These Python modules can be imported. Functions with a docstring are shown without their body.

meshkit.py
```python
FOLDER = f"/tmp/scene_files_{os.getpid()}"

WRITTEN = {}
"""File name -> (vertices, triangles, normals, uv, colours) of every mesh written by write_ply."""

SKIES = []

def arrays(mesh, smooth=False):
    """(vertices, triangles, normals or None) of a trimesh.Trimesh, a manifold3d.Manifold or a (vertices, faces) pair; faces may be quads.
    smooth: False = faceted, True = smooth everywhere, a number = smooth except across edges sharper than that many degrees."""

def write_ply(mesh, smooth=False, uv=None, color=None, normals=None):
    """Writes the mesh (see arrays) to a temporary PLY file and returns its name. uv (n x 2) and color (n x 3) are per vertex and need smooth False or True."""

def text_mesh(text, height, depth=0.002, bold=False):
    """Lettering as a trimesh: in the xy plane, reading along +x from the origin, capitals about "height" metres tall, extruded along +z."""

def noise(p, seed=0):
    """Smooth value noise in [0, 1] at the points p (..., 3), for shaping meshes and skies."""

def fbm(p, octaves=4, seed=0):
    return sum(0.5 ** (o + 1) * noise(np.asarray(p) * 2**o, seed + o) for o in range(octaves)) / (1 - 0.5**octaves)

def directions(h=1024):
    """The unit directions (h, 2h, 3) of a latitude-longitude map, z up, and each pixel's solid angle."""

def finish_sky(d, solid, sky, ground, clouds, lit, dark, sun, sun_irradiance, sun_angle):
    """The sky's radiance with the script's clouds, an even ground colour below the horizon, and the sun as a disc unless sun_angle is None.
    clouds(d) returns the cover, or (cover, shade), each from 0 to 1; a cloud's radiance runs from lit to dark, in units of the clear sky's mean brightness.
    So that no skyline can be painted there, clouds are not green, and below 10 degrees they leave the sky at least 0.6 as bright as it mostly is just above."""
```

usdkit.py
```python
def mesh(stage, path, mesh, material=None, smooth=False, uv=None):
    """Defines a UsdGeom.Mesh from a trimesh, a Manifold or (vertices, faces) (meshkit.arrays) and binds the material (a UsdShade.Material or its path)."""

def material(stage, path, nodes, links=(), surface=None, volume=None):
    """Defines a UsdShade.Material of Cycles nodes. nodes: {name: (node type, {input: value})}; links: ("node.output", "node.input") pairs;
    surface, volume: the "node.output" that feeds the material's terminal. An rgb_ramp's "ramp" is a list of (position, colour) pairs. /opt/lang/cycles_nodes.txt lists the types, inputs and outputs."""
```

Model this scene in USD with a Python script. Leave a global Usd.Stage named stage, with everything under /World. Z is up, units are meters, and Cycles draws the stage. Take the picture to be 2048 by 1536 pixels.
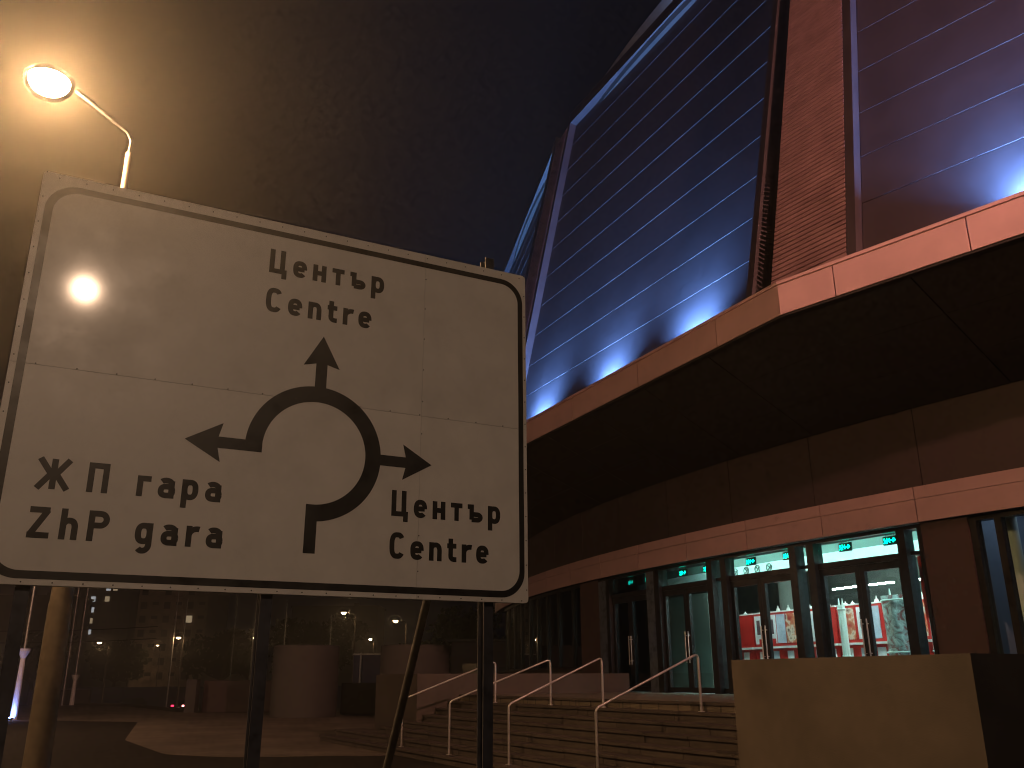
import math, random
import numpy as np, trimesh, usdkit
from pxr import Usd, UsdGeom, UsdLux, UsdShade, Gf, Sdf, Vt
from shapely.geometry import LineString, Polygon, Point, box as sbox
from shapely.ops import unary_union
from shapely import affinity

# ------------------------------------------------------------------ stage, camera, sky, exposure
stage = Usd.Stage.CreateInMemory()
UsdGeom.SetStageUpAxis(stage, UsdGeom.Tokens.z)
UsdGeom.SetStageMetersPerUnit(stage, 1.0)
UsdGeom.Xform.Define(stage, '/World')
UsdGeom.Scope.Define(stage, '/World/Looks')
PITCH, ROLL = math.radians(18.37), math.radians(-0.29)
EYE = np.array([0, 0, 1.65])
cam = UsdGeom.Camera.Define(stage, '/World/camera')
cam.CreateHorizontalApertureAttr(36.0); cam.CreateVerticalApertureAttr(27.0)
cam.CreateFocalLengthAttr(36.0 * 1770 / 2048)
cam.CreateClippingRangeAttr(Gf.Vec2f(0.1, 5000))
EXPOSURE = 0.0
cam.CreateExposureAttr(EXPOSURE)
_f = np.array([0, math.cos(PITCH), math.sin(PITCH)]); _u = np.array([0, -math.sin(PITCH), math.cos(PITCH)]); _x = np.array([1.0, 0, 0])
_c, _s = math.cos(ROLL), math.sin(ROLL)
_X, _U = _c * _x + _s * _u, -_s * _x + _c * _u
_m = np.eye(4); _m[0, :3], _m[1, :3], _m[2, :3], _m[3, :3] = _X, _U, -_f, EYE
cam.AddTransformOp().Set(Gf.Matrix4d(_m.tolist()))

SKY_STRENGTH = 0.12
SUN_EL = math.radians(-4.5)
usdkit.material(stage, '/World/Looks/night_sky',
    {'s': ('sky_texture', {'sky_type': 'single_scattering', 'sun_disc': False, 'sun_elevation': SUN_EL, 'sun_rotation': 2.6}),
     'a': ('mix_color', {'blend_type': 'add', 'fac': 1.0, 'use_clamp': False, 'b': (0.003, 0.0045, 0.012)}), 'b': ('background_shader', {'strength': SKY_STRENGTH})}, [('s.color', 'a.a'), ('a.result', 'b.color')], surface='b.background')
dome = UsdLux.DomeLight.Define(stage, '/World/sky')
UsdShade.MaterialBindingAPI.Apply(dome.GetPrim()).Bind(UsdShade.Material.Get(stage, '/World/Looks/night_sky'))
dome.GetPrim().SetCustomDataByKey('kind', 'structure')
dome.GetPrim().SetCustomDataByKey('label', 'black night sky with a little deep blue low down')

LAMP = (1.0, 0.56, 0.24)         # sodium street lamps
I_A, I_B, I_C, I_D = 3100.0, 1180.0, 10500.0, 6500.0
FLOOD = 46000.0
ROOF = 1500.0
TUBE = 75.0
GLOW_HAZE_DENSITY = 0.002

# ------------------------------------------------------------------ materials
def M(name, col, rough=0.6, metal=0.0, noise=0.0, scale=6.0, bump=0.0, bscale=60.0, spec=0.5, coat=0.0, coat_rough=0.1, tone=0.0, detail=5):
    n = {'p': ('principled_bsdf', {'base_color': col, 'roughness': rough, 'metallic': metal, 'specular_ior_level': spec, 'coat_weight': coat, 'coat_roughness': coat_rough})}
    l = []
    if noise or bump or tone:
        n['g'] = ('texture_coordinate', {})
    src = None
    if noise:
        n['n'] = ('noise_texture', {'scale': scale, 'detail': detail, 'roughness': 0.62})
        lo = tuple(c * (1 - noise) for c in col); hi = tuple(min(1, c * (1 + noise)) for c in col)
        n['r'] = ('rgb_ramp', {'ramp': [(0.3, lo), (0.5, col), (0.7, hi)]})
        l += [('g.object', 'n.vector'), ('n.fac', 'r.fac')]
        src = 'r.color'
        n['mr'] = ('map_range', {'from_min': 0.3, 'from_max': 0.7, 'to_min': max(0.03, rough - 0.12), 'to_max': min(1, rough + 0.12)})
        l += [('n.fac', 'mr.value'), ('mr.result', 'p.roughness')]
    if tone:
        n['o'] = ('object_info', {})
        n['om'] = ('map_range', {'from_min': 0, 'from_max': 1, 'to_min': 1 - tone, 'to_max': 1 + tone})
        n['h'] = ('hsv', {'color': col})
        l += [('o.random', 'om.value'), ('om.result', 'h.value')]
        if src: l += [(src, 'h.color')]
        src = 'h.color'
    if src: l += [(src, 'p.base_color')]
    if bump:
        n['bn'] = ('noise_texture', {'scale': bscale, 'detail': 4})
        n['b'] = ('bump', {'strength': bump, 'distance': 0.02})
        l += [('g.object', 'bn.vector'), ('bn.fac', 'b.height'), ('b.normal', 'p.normal')]
    return usdkit.material(stage, '/World/Looks/' + name, n, l, surface='p.BSDF')

def EM(name, col, strength):
    return usdkit.material(stage, '/World/Looks/' + name, {'e': ('emission', {'color': col, 'strength': strength})}, surface='e.emission')

def GLASS(name, tint):
    return usdkit.material(stage, '/World/Looks/' + name,
        {'t': ('transparent_bsdf', {'color': tint}), 'g': ('glossy_bsdf', {'color': (1, 1, 1), 'roughness': 0.015}),
         'l': ('layer_weight', {'blend': 0.5}), 'w': ('math', {'math_type': 'power', 'value2': 4.5}), 'q': ('math', {'math_type': 'multiply_add', 'value2': 0.92, 'value3': 0.02}), 'm': ('mix_closure', {})},
        [('l.facing', 'w.value1'), ('w.value', 'q.value1'), ('q.value', 'm.fac'), ('t.BSDF', 'm.closure1'), ('g.BSDF', 'm.closure2')], surface='m.closure')

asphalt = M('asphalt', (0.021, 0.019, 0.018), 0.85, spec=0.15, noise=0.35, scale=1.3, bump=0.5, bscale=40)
far_ground = M('far_ground', (0.04, 0.045, 0.035), 0.9, noise=0.4, scale=0.05)
paving = usdkit.material(stage, '/World/Looks/paving',
    {'g': ('geometry', {}), 'm': ('mapping', {'rotation': (0, 0, 0.5)}), 'b': ('brick_texture', {'scale': 1.0, 'brick_width': 0.6, 'row_height': 0.3, 'mortar_size': 0.012, 'mortar': (0.07, 0.06, 0.05), 'color1': (0.13, 0.105, 0.085), 'color2': (0.16, 0.135, 0.11)}),
     'n': ('noise_texture', {'scale': 0.5, 'detail': 5}), 'r': ('rgb_ramp', {'ramp': [(0.3, (0.6, 0.6, 0.6)), (0.7, (1.1, 1.1, 1.1))]}), 'x': ('mix_color', {'blend_type': 'multiply', 'fac': 1.0, 'use_clamp': False}),
     'bp': ('bump', {'strength': 0.4, 'distance': 0.01, 'invert': True}), 'p': ('principled_bsdf', {'roughness': 0.75})},
    [('g.position', 'm.vector'), ('m.vector', 'b.vector'), ('g.position', 'n.vector'), ('n.fac', 'r.fac'), ('b.color', 'x.a'), ('r.color', 'x.b'), ('x.result', 'p.base_color'), ('b.fac', 'bp.height'), ('bp.normal', 'p.normal')], surface='p.BSDF')
stone = M('stone', (0.064, 0.054, 0.05), 0.75, spec=0.25, noise=0.3, scale=1.2, bump=0.12, bscale=60, detail=9)
step_stone = M('step_stone', (0.066, 0.055, 0.053), 0.75, spec=0.25, noise=0.22, scale=3.0, bump=0.15, bscale=50, tone=0.08)
concrete = M('concrete', (0.058, 0.057, 0.055), 0.8, noise=0.2, scale=1.5, bump=0.3, bscale=25, detail=7)
sign_white = M('sign_white', (0.72, 0.70, 0.66), 0.42, noise=0.07, scale=3.0, coat=0.45, coat_rough=0.09, tone=0.03, detail=8)
sign_black = M('sign_black', (0.018, 0.017, 0.016), 0.4, coat=0.3, coat_rough=0.12, noise=0.2, scale=5)
galv = M('galvanised', (0.4, 0.41, 0.43), 0.45, metal=0.7, noise=0.2, scale=9)
post_paint = M('post_paint', (0.05, 0.052, 0.065), 0.4, metal=0.3, noise=0.25, scale=7)
steel = M('steel', (0.55, 0.55, 0.58), 0.34, metal=0.85)
dark_steel = M('dark_steel', (0.06, 0.06, 0.065), 0.5, metal=0.4, noise=0.3, scale=8)
pole_paint = M('pole_paint', (0.13, 0.11, 0.1), 0.55, metal=0.2, noise=0.25, scale=5, bump=0.15, bscale=20)
white_paint = M('white_paint', (0.7, 0.7, 0.7), 0.45, noise=0.1, scale=8)
facade_mat = M('facade_metal', (0.06, 0.047, 0.058), 0.55, spec=0.25, metal=0.25, noise=0.10, scale=0.9, tone=0.05, bump=0.06, bscale=5, detail=7)
rim_mat = M('rim_metal', (0.05, 0.04, 0.048), 0.5, metal=0.2, noise=0.12, scale=1.5)
louver_mat = M('louver_metal', (0.34, 0.2, 0.22), 0.5, metal=0.25, noise=0.15, scale=2, tone=0.06)
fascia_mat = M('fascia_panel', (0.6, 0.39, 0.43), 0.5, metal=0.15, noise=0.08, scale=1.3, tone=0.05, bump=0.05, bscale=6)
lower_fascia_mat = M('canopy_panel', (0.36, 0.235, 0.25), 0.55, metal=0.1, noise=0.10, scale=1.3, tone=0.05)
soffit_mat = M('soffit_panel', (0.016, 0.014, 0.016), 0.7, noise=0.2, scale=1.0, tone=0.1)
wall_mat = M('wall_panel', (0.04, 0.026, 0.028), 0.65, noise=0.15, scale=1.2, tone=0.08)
pier_mat = M('red_brown_pier', (0.045, 0.023, 0.023), 0.65, noise=0.2, scale=2)
roof_mat = M('roof_metal', (0.5, 0.5, 0.52), 0.5, metal=0.2, noise=0.1, scale=0.5)
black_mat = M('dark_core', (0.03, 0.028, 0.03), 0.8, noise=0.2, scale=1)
frame_mat = M('dark_frame', (0.006, 0.006, 0.008), 0.4, metal=0.0, spec=0.3, noise=0.2, scale=6)
alu_mat = M('alu_column', (0.14, 0.17, 0.22), 0.35, metal=0.6, noise=0.15, scale=4)
glass = GLASS('window_glass', (0.86, 0.93, 0.91))
glass_dark = GLASS('tinted_glass', (0.35, 0.42, 0.44))
floor_mat = M('lobby_floor', (0.3, 0.3, 0.29), 0.3, noise=0.15, scale=3)
int_wall = M('lobby_wall', (0.05, 0.065, 0.055), 0.8, noise=0.15, scale=1)
int_white = M('lobby_white', (0.75, 0.78, 0.77), 0.7, noise=0.06, scale=2)
int_white2 = M('lobby_panel', (0.16, 0.2, 0.18), 0.7, noise=0.1, scale=2)
int_grey = M('lobby_grey', (0.25, 0.28, 0.36), 0.7, noise=0.1, scale=1)
int_ceil = M('lobby_ceiling', (0.05, 0.06, 0.055), 0.85, noise=0.2, scale=1)
red_mat = M('red_panel', (0.55, 0.022, 0.018), 0.4, noise=0.12, scale=3)
poster_white = M('poster_paper', (0.75, 0.76, 0.8), 0.5, noise=0.1, scale=5)
poster_blue = M('poster_blue', (0.45, 0.5, 0.62), 0.5, noise=0.2, scale=4)
poster_dark = M('poster_print', (0.12, 0.06, 0.07), 0.5, noise=0.5, scale=6)
poster_pic = usdkit.material(stage, '/World/Looks/poster_picture',
    {'g': ('texture_coordinate', {}), 'n': ('noise_texture', {'scale': 3.5, 'detail': 3}), 'r': ('rgb_ramp', {'ramp': [(0.35, (0.5, 0.03, 0.02)), (0.48, (0.6, 0.2, 0.1)), (0.55, (0.75, 0.6, 0.5)), (0.65, (0.12, 0.04, 0.04))]}), 'p': ('principled_bsdf', {'roughness': 0.5})},
    [('g.object', 'n.vector'), ('n.fac', 'r.fac'), ('r.color', 'p.base_color')], surface='p.BSDF')
wrap_mat = usdkit.material(stage, '/World/Looks/plastic_wrap',
    {'g': ('texture_coordinate', {}), 'n': ('noise_texture', {'scale': 5, 'detail': 5, 'distortion': 1.5}), 'r': ('rgb_ramp', {'ramp': [(0.38, (0.42, 0.1, 0.1)), (0.5, (0.5, 0.5, 0.52)), (0.65, (0.8, 0.82, 0.84))]}), 'b': ('bump', {'strength': 0.8, 'distance': 0.05}), 'p': ('principled_bsdf', {'roughness': 0.2})},
    [('g.object', 'n.vector'), ('n.fac', 'r.fac'), ('r.color', 'p.base_color'), ('n.fac', 'b.height'), ('b.normal', 'p.normal')], surface='p.BSDF')
navy = M('navy_hoarding', (0.03, 0.035, 0.09), 0.6, noise=0.2, scale=0.6)
far_wall = M('far_building', (0.4, 0.31, 0.26), 0.8, noise=0.2, scale=0.2)
far_wall_dark = M('far_building_dark', (0.09, 0.08, 0.09), 0.8, noise=0.2, scale=0.2)
far_glass = M('far_window', (0.02, 0.02, 0.025), 0.2)
leaf = usdkit.material(stage, '/World/Looks/foliage',
    {'o': ('geometry', {}), 'r': ('rgb_ramp', {'ramp': [(0, (0.02, 0.035, 0.012)), (1, (0.06, 0.085, 0.03))]}), 'p': ('principled_bsdf', {'roughness': 0.6}), 't': ('translucent_bsdf', {'color': (0.05, 0.07, 0.02)}), 'm': ('mix_closure', {'fac': 0.3})},
    [('o.random_per_island', 'r.fac'), ('r.color', 'p.base_color'), ('p.BSDF', 'm.closure1'), ('t.BSDF', 'm.closure2')], surface='m.closure')
bark = M('bark', (0.07, 0.05, 0.035), 0.9, noise=0.3, scale=4)
car_paint = M('car_paint', (0.02, 0.02, 0.025), 0.25, coat=0.8, coat_rough=0.04)
rubber = M('rubber', (0.02, 0.02, 0.02), 0.85)
em_lampA = EM('lamp_glow', (1.0, 0.55, 0.22), I_A)
em_lampB = EM('lamp_glow_behind', (1.0, 0.66, 0.43), I_B)
em_lampD = EM('lamp_glow_left', (1.0, 0.54, 0.28), I_D)
em_lampC = EM('lamp_glow_right', (1.0, 0.43, 0.30), 3.0)
em_far = EM('lamp_glow_far', (1.0, 0.62, 0.28), 170.0)
em_flood = EM('floodlight_glow', (0.13, 0.31, 0.95), 3.0)
em_roof = EM('roof_floodlight_glow', (0.3, 0.5, 1.0), 3.0)
em_tube = EM('tube_light', (0.80, 1.0, 0.95), TUBE)
em_added_cove = EM('cove_light', (0.5, 1.0, 0.93), 55.0)
em_green = EM('exit_green', (0.0, 0.9, 0.6), 4.0)
em_green_reflection = EM('exit_green_reflection', (0.0, 0.5, 0.25), 0.12)
em_window = EM('lit_window', (1.0, 0.75, 0.45), 0.35)
em_window_w = EM('lit_window_white', (0.9, 0.95, 1.0), 0.5)
em_red = EM('tail_light', (1.0, 0.02, 0.06), 6.0)
em_red_hot = EM('brake_light', (1.0, 0.3, 0.3), 9.0)
em_white = EM('head_light', (0.8, 0.95, 1.0), 3.0)
em_blue = EM('ground_light', (0.15, 0.3, 1.0), 500.0)

# ------------------------------------------------------------------ helpers
_used = {}
def numbered(parent, name):
    k = (parent, name); i = _used.get(k, -1) + 1; _used[k] = i
    return name if i == 0 else f'{name}_{i:03d}'
def path_of(parent, name):
    pp = '/World' if parent is None else str(parent.GetPath())
    return pp + '/' + numbered(pp, name)
def tag(prim, label=None, cat=None, group=None, kind=None):
    for k, v in (('label', label), ('category', cat), ('group', group), ('kind', kind)):
        if v: prim.SetCustomDataByKey(k, v)
    return prim
def thing(name, label, cat, loc=(0, 0, 0), rotz=0.0, group=None):
    x = UsdGeom.Xform.Define(stage, path_of(None, name))
    if tuple(loc) != (0, 0, 0): x.AddTranslateOp().Set(Gf.Vec3d(*map(float, loc)))
    if rotz: x.AddRotateZOp().Set(float(rotz))
    return tag(x.GetPrim(), label, cat, group)
def obj(name, mesh, mat, parent=None, smooth=False, label=None, cat=None, group=None, kind=None):
    m = usdkit.mesh(stage, path_of(parent, name), mesh, mat, smooth=smooth)
    return tag(m.GetPrim(), label, cat, group, kind)
def dup(root, loc, rotz, label, cat, group, name=None):
    n = name or root.GetName()
    x = UsdGeom.Xform.Define(stage, path_of(None, n))
    x.GetPrim().GetReferences().AddInternalReference(root.GetPath())
    x.ClearXformOpOrder()
    x.AddTranslateOp().Set(Gf.Vec3d(*map(float, loc))); x.AddRotateZOp().Set(float(rotz))
    x.GetPrim().SetInstanceable(True)
    return tag(x.GetPrim(), label, cat, group)
cat_ = trimesh.util.concatenate
def box(c, s, R=None):
    b = trimesh.creation.box(extents=s)
    T = np.eye(4); T[:3, 3] = c
    if R is not None: T[:3, :3] = R
    b.apply_transform(T); return b
def hexa(bot, top):
    """solid from 4 bottom and 4 top corners (same order)"""
    v = np.vstack([np.asarray(bot, float), np.asarray(top, float)])
    f = np.array([[0, 2, 1], [0, 3, 2], [4, 5, 6], [4, 6, 7], [0, 1, 5], [0, 5, 4], [1, 2, 6], [1, 6, 5], [2, 3, 7], [2, 7, 6], [3, 0, 4], [3, 4, 7]])
    m = trimesh.Trimesh(v, f, process=False)
    if m.volume < 0: m.invert()
    return m
def prism(poly, z0, z1):
    m = trimesh.creation.extrude_polygon(poly if isinstance(poly, Polygon) else Polygon(poly), z1 - z0, engine='earcut')
    m.apply_translation([0, 0, z0]); return m
def tube(pts, r, n=10):
    p = np.asarray(pts, float); r = np.broadcast_to(r, (len(p),))
    t = np.gradient(p, axis=0); t /= np.linalg.norm(t, axis=1, keepdims=True)
    ref = np.array([0, 0, 1.0]) if abs(t[0][2]) < 0.9 else np.array([1.0, 0, 0])
    a = np.cross(t, ref); a /= np.linalg.norm(a, axis=1, keepdims=True); b = np.cross(t, a)
    g = np.arange(n) * 2 * np.pi / n
    v = (p[:, None] + r[:, None, None] * (np.cos(g)[None, :, None] * a[:, None] + np.sin(g)[None, :, None] * b[:, None])).reshape(-1, 3)
    f = []
    for i in range(len(p) - 1):
        for j in range(n):
            k = (j + 1) % n
            f += [[i * n + j, i * n + k, (i + 1) * n + k], [i * n + j, (i + 1) * n + k, (i + 1) * n + j]]
    c0, c1 = len(v), len(v) + 1
    v = np.vstack([v, p[0], p[-1]])
    for j in range(n):
        k = (j + 1) % n
        f += [[c0, k, j], [c1, (len(p) - 1) * n + j, (len(p) - 1) * n + k]]
    m = trimesh.Trimesh(v, f, process=False)
    if m.volume < 0: m.invert()
    return m
def cyl(p0, p1, r0, r1=None, n=16):
    return tube([p0, p1], [r0, r0 if r1 is None else r1], n)
def bevel_box(c, s, b=0.02):
    x, y, z = np.array(s) / 2
    pts = []
    for sx in (-1, 1):
        for sy in (-1, 1):
            for sz in (-1, 1):
                pts += [[sx * (x - b), sy * (y - b), sz * z], [sx * (x - b), sy * y, sz * (z - b)], [sx * x, sy * (y - b), sz * (z - b)]]
    m = trimesh.convex.convex_hull(np.array(pts)); m.apply_translation(c); return m
def loft_box(P, t, nrm):
    """slab from four front corners P, thickness t going along nrm"""
    P = np.asarray(P, float); return hexa(P, P + np.asarray(nrm) * t)

def rect_light(parent, pos, aim, w, h, col, power, roll_ref=(0, 0, 1)):
    """area light of one lamp, sitting just in front of its lens; power in the units of lens radiance"""
    L = UsdLux.RectLight.Define(stage, path_of(parent, 'lamp'))
    L.CreateWidthAttr(w); L.CreateHeightAttr(h); L.CreateIntensityAttr(power); L.CreateColorAttr(Gf.Vec3f(*col))
    z = -np.asarray(aim, float); z /= np.linalg.norm(z); x = np.cross(roll_ref, z)
    if np.linalg.norm(x) < 1e-4: x = np.array([1.0, 0, 0])
    x /= np.linalg.norm(x); y = np.cross(z, x)
    m = np.eye(4); m[0, :3], m[1, :3], m[2, :3], m[3, :3] = x, y, z, pos
    UsdGeom.Xformable(L).AddTransformOp().Set(Gf.Matrix4d(m.tolist()))
    return L
# ------------------------------------------------------------------ ground, road, plaza
def gsheet(poly, z, name, mat, kind='structure', label=None, thick=None):
    m = prism(poly, z - (thick or 0.3), z)
    return obj(name, m, mat, kind=kind, label=label)
g = trimesh.creation.cylinder(radius=900, height=0.5, sections=64); g.apply_translation([0, 100, -2.3])
obj('ground', g, far_ground, kind='structure', label='dark low ground beyond the edge of the plaza')
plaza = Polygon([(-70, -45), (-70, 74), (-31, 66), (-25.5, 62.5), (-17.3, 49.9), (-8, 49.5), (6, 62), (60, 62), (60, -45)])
obj('plaza', prism(plaza, -2.04, 0.0), asphalt, kind='structure', label='dark ground apron in front of the arena')
pale_ground = Polygon([(-30.6, 65.4), (-25.2, 61.7), (-17.0, 49.3), (-8, 49.0), (-2, 44), (-3.6, 27), (-1.2, 19.2), (-4.05, 21.6), (-6.3, 21.3), (-8.1, 22.2), (-11.2, 27.4), (-15.5, 39), (-19.5, 40.5), (-24, 39), (-34, 41), (-60, 43), (-60, 70)])  # outline of the lighter ground tone over the darker sheet
pale_ground = pale_ground.buffer(-1.2).buffer(2.4, quad_segs=6).buffer(-1.2).intersection(plaza.buffer(-.3))
obj('paving', prism(pale_ground, -0.25, 0.006), paving, kind='structure', label='lighter ground area beside the steps')
obj('road', prism(Polygon([(-200, 92), (160, 84), (160, 98), (-200, 122)]), -2.2, -2.04), asphalt, kind='structure', label='lower street behind the plaza')
kerbpts = np.array([(-31.0, 65.9), (-25.5, 62.4), (-17.35, 49.75)])
for i, (a, b) in enumerate(zip(kerbpts[:-1], kerbpts[1:])):
    L = np.linalg.norm(b - a); n = int(L // 1.0)
    if i == 0: kt = thing('kerb', 'pale stone kerb along the far edge of the plaza', 'kerb')
    for k in range(n):
        p0, p1 = a + (b - a) * (k + .01) / n, a + (b - a) * (k + .985) / n
        d = (b - a) / L; q = np.array([-d[1], d[0]])
        obj('kerb_stone', prism(Polygon([p0, p1, p1 + q * .25, p0 + q * .25]), -0.1, 0.13), concrete, kt)

# ------------------------------------------------------------------ arena: plan
def ang(d): d = math.radians(d); return np.array([math.cos(d), math.sin(d)])
K12 = np.array([5.38, 16.37]); SIDE = 15.3; TURN = 15.5
dirs = {1: 116.0}
kb = {1: K12}
kb[0] = K12 + ang(116.0) * SIDE; dirs[0] = 116.0 - TURN
kb[-1] = kb[0] + ang(dirs[0]) * SIDE; dirs[-1] = dirs[0] - TURN
dirs[2] = 116 + TURN; kb[2] = K12 - ang(dirs[2]) * SIDE
dirs[3] = 116 + 2 * TURN; kb[3] = kb[2] - ang(dirs[3]) * SIDE
C0 = np.array([52.54, 47.89])
def pol(R, deg): return C0 + R * ang(deg)
def ring(R0, R1, a0, a1, z0, z1, step=0.7):
    n = max(1, int(math.ceil((a1 - a0) / step))); t = np.linspace(a0, a1, n + 1)
    v = []; f = []
    for d in t:
        i, o = pol(R0, d), pol(R1, d)
        v += [[*o, z0], [*i, z0], [*i, z1], [*o, z1]]
    for k in range(n):
        b = 4 * k
        for j in range(4):
            j2 = (j + 1) % 4
            f += [[b + j, b + 4 + j, b + 4 + j2], [b + j, b + 4 + j2, b + j2]]
    f += [[0, 1, 2], [0, 2, 3], [4 * n, 4 * n + 2, 4 * n + 1], [4 * n, 4 * n + 3, 4 * n + 2]]
    m = trimesh.Trimesh(v, f, process=False)
    if m.volume < 0: m.invert()
    return m
TILT = math.radians(12)
Z0F, Z1F = 8.97, 22.7
WTOP = (Z1F - Z0F) / math.cos(TILT)
def fpt(i, a, w, d=0.0):
    """point on facade i: a along the bay from its near corner, w up the slope, d proud of the plane"""
    u = ang(dirs[i]); n = np.array([u[1], -u[0]])
    P = kb[i] + u * a + n * 0.8
    return np.array([P[0] + n[0] * (math.sin(TILT) * w - math.cos(TILT) * d), P[1] + n[1] * (math.sin(TILT) * w - math.cos(TILT) * d), Z0F + math.cos(TILT) * w + math.sin(TILT) * d])
def fbox(i, a0, a1, w0, w1, d0, d1):
    c = [(a0, w0), (a1, w0), (a1, w1), (a0, w1)]
    return hexa([fpt(i, a, w, d0) for a, w in c], [fpt(i, a, w, d1) for a, w in c])
arena = thing('arena_building', 'large arena with leaning metal facades lit blue above a pink fascia', 'arena')
AR, AL = 1.7, SIDE - 1.4
RIM, RD = 0.2, 0.27
segs = [-1, 0, 1, 2, 3]
for i in segs:
    fac = obj('facade', fbox(i, AR, AL, 0, WTOP, -0.25, -0.02), rim_mat, arena)
    # rim framing the shield on both sides and on top
    obj('facade_rim', fbox(i, AR - RIM, AR, 0, WTOP + .6, -0.25, RD), rim_mat, fac)
    obj('facade_rim', fbox(i, AL, AL + RIM, 0, WTOP + .6, -0.25, RD), rim_mat, fac)
    obj('facade_rim', fbox(i, AR + .003, AL - .003, WTOP + .003, WTOP + .6, -0.25, RD - .003), rim_mat, fac)
    joints = [0.0] + [(9.66 + 1.205 * k - Z0F) / math.cos(TILT) for k in range(12) if 9.66 + 1.205 * k < Z1F - .3] + [WTOP]
    for w0, w1 in zip(joints[:-1], joints[1:]):
        c = [(AR + .01, w0 + .012), (AL - .01, w0 + .012), (AL - .01, w1 - .004), (AR + .01, w1 - .004)]
        dd = [0.008, 0.008, 0.001, 0.001]
        obj('facade_panel', hexa([fpt(i, a, w, -0.02) for a, w in c], [fpt(i, a, w, q) for (a, w), q in zip(c, dd)]), facade_mat, fac)
# folded louver screens between the shields
for i in segs[:-1]:
    j = i + 1                      # left edge on facade i (near side), right edge on facade i+1 (far side)
    def LP(w, d=0.0):
        p = fpt(i, AR - RIM - .01, w, d + .27); return p + (RP(w, d) - p) * .22
    def RP(w, d=0.0): return fpt(j, AL + RIM + .01, w, d + .27)
    inn = np.array([*(C0 - K12) / np.linalg.norm(C0 - K12), 0])
    scr = obj('louver_screen', hexa([LP(0, -.15), RP(0, -.15), RP(0, -.15) + inn * .1, LP(0, -.15) + inn * .1], [LP(WTOP, -.15), RP(WTOP, -.15), RP(WTOP, -.15) + inn * .1, LP(WTOP, -.15) + inn * .1]), black_mat, arena)
    rest = []
    nsl = 118
    for k in range(nsl):
        w = .1 + (WTOP - .2) * k / nsl; h = (WTOP - .2) / nsl
        m = hexa([LP(w, .0), RP(w, .0), RP(w, -.03), LP(w, -.03)], [LP(w + h * .70, .012), RP(w + h * .70, .012), RP(w + h * .70, -.02), LP(w + h * .70, -.02)])
        if i == 1: obj('louver_slat', m, louver_mat, scr)
        else: rest.append(m)
    if rest: obj('louver_slats', cat_(rest), louver_mat, scr, kind='stuff')
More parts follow.
